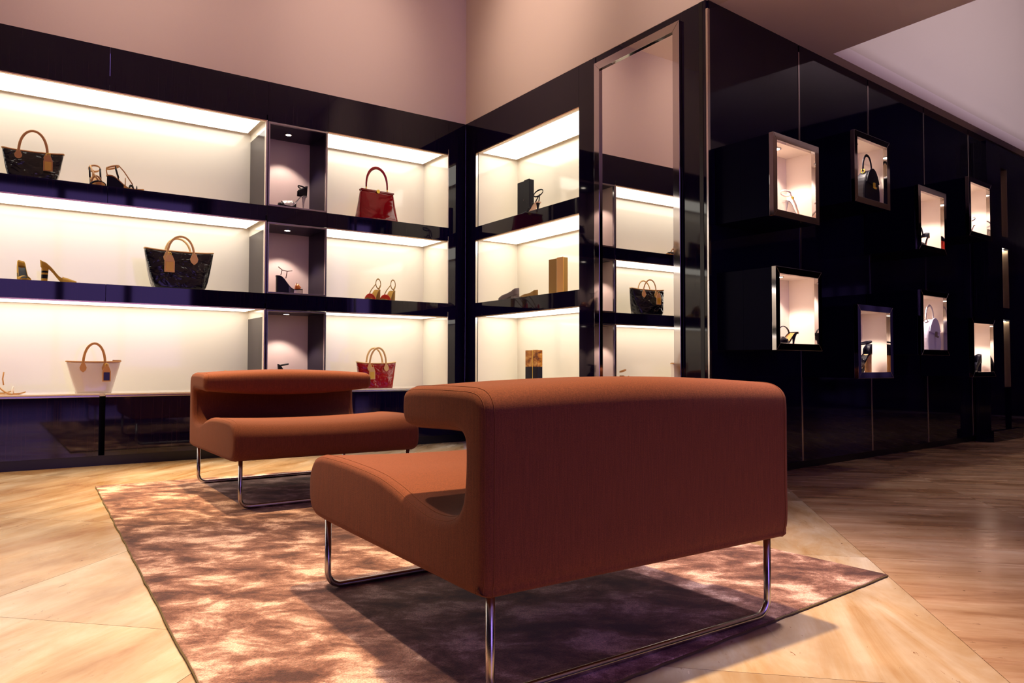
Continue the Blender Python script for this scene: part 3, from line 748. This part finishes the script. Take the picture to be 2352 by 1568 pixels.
# middle right shelf: red sandals with gold insoles
for k, (x, lab) in enumerate(((2.690, 'red slingback sandal nearer the framed box on the middle right shelf'), (2.832, 'red slingback sandal nearer the room corner on the middle right shelf'))):
    t = shoe(lab, (x, YI+.04, R2), math.radians(218), H=.095, heel='block', sole=GOLD if 0 else OLIVE, heelm=OLIVE, insole=MUST, straps=[(.70, .78, .034, .020, REDL), (.62, .62, .030, .006, REDL)], group='red slingback sandals', scale=1.0)
    MB().tube([(.012+.045*math.cos(a), 0+.0*a, .155+.042*math.sin(a)) for a in [2*PI*i/24 for i in range(24)]], .0022, 8, closed=True, rx=.006, upv=(0, 1, 0)).build('ankle_strap', OLIVE, t, smooth=True)
    link_strap(t, [(.004, 0, .098), (-.010, 0, .125), (-.026, 0, .145)], OLIVE, .005)
    link_strap(t, [(.055, 0, .150), (.10, -.02, .095), (.125, -.03, .05), (.145, -.034, .012)], OLIVE, .005)

# ------------------------------------------------------------------ goods in the corner shelving (facing -x)
XI = XB+.13
def clutch(label, loc, rz, w_, h, d, m, flap, m2=None, edge=None):
    t = thing('clutch_bag', label, 'clutch bag', loc, rz, 'clutch bags standing upright')
    # local x = width, -y = front
    box('body', m, t, -w_/2, w_/2, -d/2, d/2, 0, h, .004)
    box('flap', m2 or m, t, -w_/2-.002, -w_/2+flap, -d/2-.006, d/2+.001, -.0+.0005, h+.003, .003) if False else None
    box('flap', m2 or m, t, w_/2-flap, w_/2+.003, -d/2-.008, -d/2-.0005, .001, h+.002, .002)
    if edge: MB().tube([(w_/2-flap, -d/2-.006, .001), (w_/2-flap, -d/2-.006, h)], .0035, 8).build('flap_edge', edge, t)
    return t
RB = -PI/2
t = clutch('black leather clutch standing upright on the top corner shelf', (XI+.06, 5.105, R1+.0008), RB, .185, .335, .045, BLEATH, .075, None, None)
MB().tube([(.02, -.034, .165), (.02, -.028, .165)], .006, 10).build('snap', GREYL, t)
clutch('tan suede clutch standing upright on the middle corner shelf', (XI+.05, 4.64, R2+.0008), RB, .195, .300, .045, OLIVE, .075, CORK, TAN)
clutch('metallic bronze clutch standing upright on the bottom corner shelf', (XI+.05, 4.97, R3+.0008), RB, .185, .325, .045, TORT, .068, None, GOLD)
t = shoe('black strappy sandal beside the black clutch on the top corner shelf', (XI-.02, 4.79, R1+.0008), math.radians(95), H=.085, heel='stiletto', sole=NUDE, heelm=BLEATH, insole=NUDE, group='shoes in the corner shelving',
         straps=[(.70, .80, .030, .004, BLEATH), (.80, .70, .030, .004, BLEATH), (.55, .55, .05, .004, BLEATH), (.40, .40, .05, .004, BLEATH)], ankle=[(.075, .042, .034, .02, .005, -.022)], anklem=BLEATH)
link_strap(t, [(.06, -.034, .15), (.09, -.030, .11), (.11, -.030, .07)], BLEATH); link_strap(t, [(.04, -.030, .165), (.045, -.030, .12), (.05, -.026, .085)], BLEATH)
FU = dict(vamp=.64, counter=.055, vh=.040, mid=.034)
shoe('grey suede flat shoe on the middle corner shelf', (XI-.02, 5.115, R2+.0008), math.radians(90), H=.020, P=.012, heel='flat', sole=GREYL, insole=BLEATH, upper=FU, upm=GREYL, group='shoes in the corner shelving', scale=1.2)
shoe('olive tan flat shoe beside the suede clutch on the middle corner shelf', (XI-.01, 4.855, R2+.0008), math.radians(90), H=.012, P=.010, heel='flat', sole=OLIVE, insole=OLIVE, upper=dict(vamp=.64, counter=.045, vh=.032, mid=.026), upm=OLIVE, group='shoes in the corner shelving')

# ------------------------------------------------------------------ goods in the display cubes
def inC(k, s, n): z0 = CUBES[k][2]; x, y, z = Cw(s, n, z0+.0368); return (x, y, z)
t = shoe('white ankle-strap sandal with gold buckle in the upper cube nearest the mirror', inC(0, .30, .315), TH+math.radians(4), H=.085, heel='stiletto', sole=WHITEL, insole=NUDE, straps=[(.80, .82, .022, .010, GOLD)], group='shoes in the display cubes',
         ankle=[(.05, .03, .028, .03, .006, -.01)], anklem=WHITEL)
link_strap(t, [(.035, -.026, .135), (.09, -.028, .085), (.15, -.02, .03)], WHITEL, .006)
MB().tube([(.050, -.03, .118), (.060, -.03, .110)], .007, 10).build('buckle', GOLD, t)
t = shoe('glossy black slingback in the lower cube nearest the mirror', inC(2, .425, .315), TH+math.radians(178), H=.065, heel='stiletto', sole=BLEATH, heelm=BLEATH, insole=CORK, upper=dict(vamp=.66, counter=.012, vh=.045, mid=.010), upm=BPAT, group='shoes in the display cubes')
MB().tube([(.10-.06*math.cos(a), -.026*math.sin(a)*0-.02, .055+.055*math.sin(a)) for a in [-.4+(PI+.8)*i/20 for i in range(21)]], .0022, 8, rx=.006).build('sling_strap', BLEATH, t, smooth=True)
t = shoe('black platform sandal with tan heel in the low cube', inC(3, 1.335, .315), TH+math.radians(172), H=.095, P=.03, heel='block', sole=BLEATH, heelm=DTAN, insole=BLEATH, upper=dict(vamp=.5, counter=.02, vh=.06, mid=.012, end=.95), upm=BPAT, group='shoes in the display cubes',
         counter=(BLEATH, .07, .2), ankle=[(.075, .046, .030, .042, .006, -.010)])
t = shoe('black ankle-strap shoe in the third upper cube', inC(4, 2.255, .315), TH+math.radians(182), H=.085, heel='stiletto', sole=REDL, insole=NUDE, upper=dict(vamp=.62, counter=.045, vh=.04, mid=.02), upm=BLEATH, group='shoes in the display cubes')
link_strap(t, [(.01, -.02, .10), (.05, -.02, .165)], BLEATH, .003)
t = shoe('silver-strapped white sandal in the farthest upper cube', inC(6, 3.145, .315), TH+math.radians(176), H=.08, heel='stiletto', sole=WHITEL, insole=WHITEL, straps=[(.7, .75, .03, .008, SILVER)], group='shoes in the display cubes', ankle=[(.05, .03, .028, .03, .005, -.02)], anklem=SILVER)
shoe('dark closed shoe in the farthest lower cube', inC(7, 3.225, .315), TH+math.radians(176), H=.075, heel='block', sole=BLEATH, insole=BLEATH, upper=dict(vamp=.55, counter=.075, vh=.07, mid=.055), upm=BLEATH, group='shoes in the display cubes')
def round_bag(label, loc, rz, w_, h, d, m, hard, hh, hm):
    t = thing('handbag', label, 'handbag', loc, rz, 'handbags in the display cubes')
    out = [(-w_/2*.92, 0), (w_/2*.92, 0)]+[(w_/2*(1-.0*q)*math.cos(q*PI/2)**.55, .02+h*.98*math.sin(q*PI/2)-.02*math.sin(q*PI/2)) for q in [i/12 for i in range(13)]]
    out = [(-w_/2*.90, 0), (w_/2*.90, 0)]
    for i in range(21):
        a = -.12+(PI+.24)*i/20; out.append((w_/2*math.cos(a)*(1.0 if math.sin(a) < .3 else 1.0), h*.22+h*.78*max(-.27, math.sin(a))))
    MB().prism(out, lambda u, v, y: (u, y, v), -d/2, d/2).build('bag_body', m, t, bevel=.012)
    fl_ = [(-w_*.40, h*.60), (0, h*.52), (w_*.40, h*.60)]+[(w_/2*.88*math.cos(a), h*.24+h*.80*math.sin(a)) for a in [.55+(PI-1.1)*i/12 for i in range(13)]]
    MB().prism(fl_, lambda u, v, y: (u, y, v), -d/2-.006, -d/2+.002).build('flap', m, t, bevel=.003)
    cl = MB(); cl.box(-.010, .010, -d/2-.016, -d/2-.0065, h*.44, h*.60); cl.build('clasp', hard, t, bevel=.002)
    MB().tube([(0, -d/2-.014, h*.42), (0, -d/2-.020, h*.46)], .011, 12).build('clasp_knob', hard, t, smooth=True)
    MB().tube([(x, 0, z+h*.96) for x, y, z in arch(w_*.55, hh, 18, .8)], .004, 8, rx=.009, upv=(0, 1, 0)).build('handle', hm, t, smooth=True)
    for s in (-1, 1): MB().tube([(s*w_*.275+.0*a, .012*math.cos(a), h*.95+.013*math.sin(a)) for a in [2*PI*i/14 for i in range(14)]], .003, 6, closed=True).build('handle_ring', hard, t, smooth=True)
    return t
round_bag('round black leather handbag with a gold clasp in the highest cube', inC(1, 1.315, .325), TH, .22, .225, .07, BLEATH, GOLD, .115, BLEATH)
round_bag('pale lilac handbag with a dark turn clasp in the display cube', inC(5, 2.255, .325), TH, .235, .235, .07, LILAC, GREYL, .115, WHITEL)
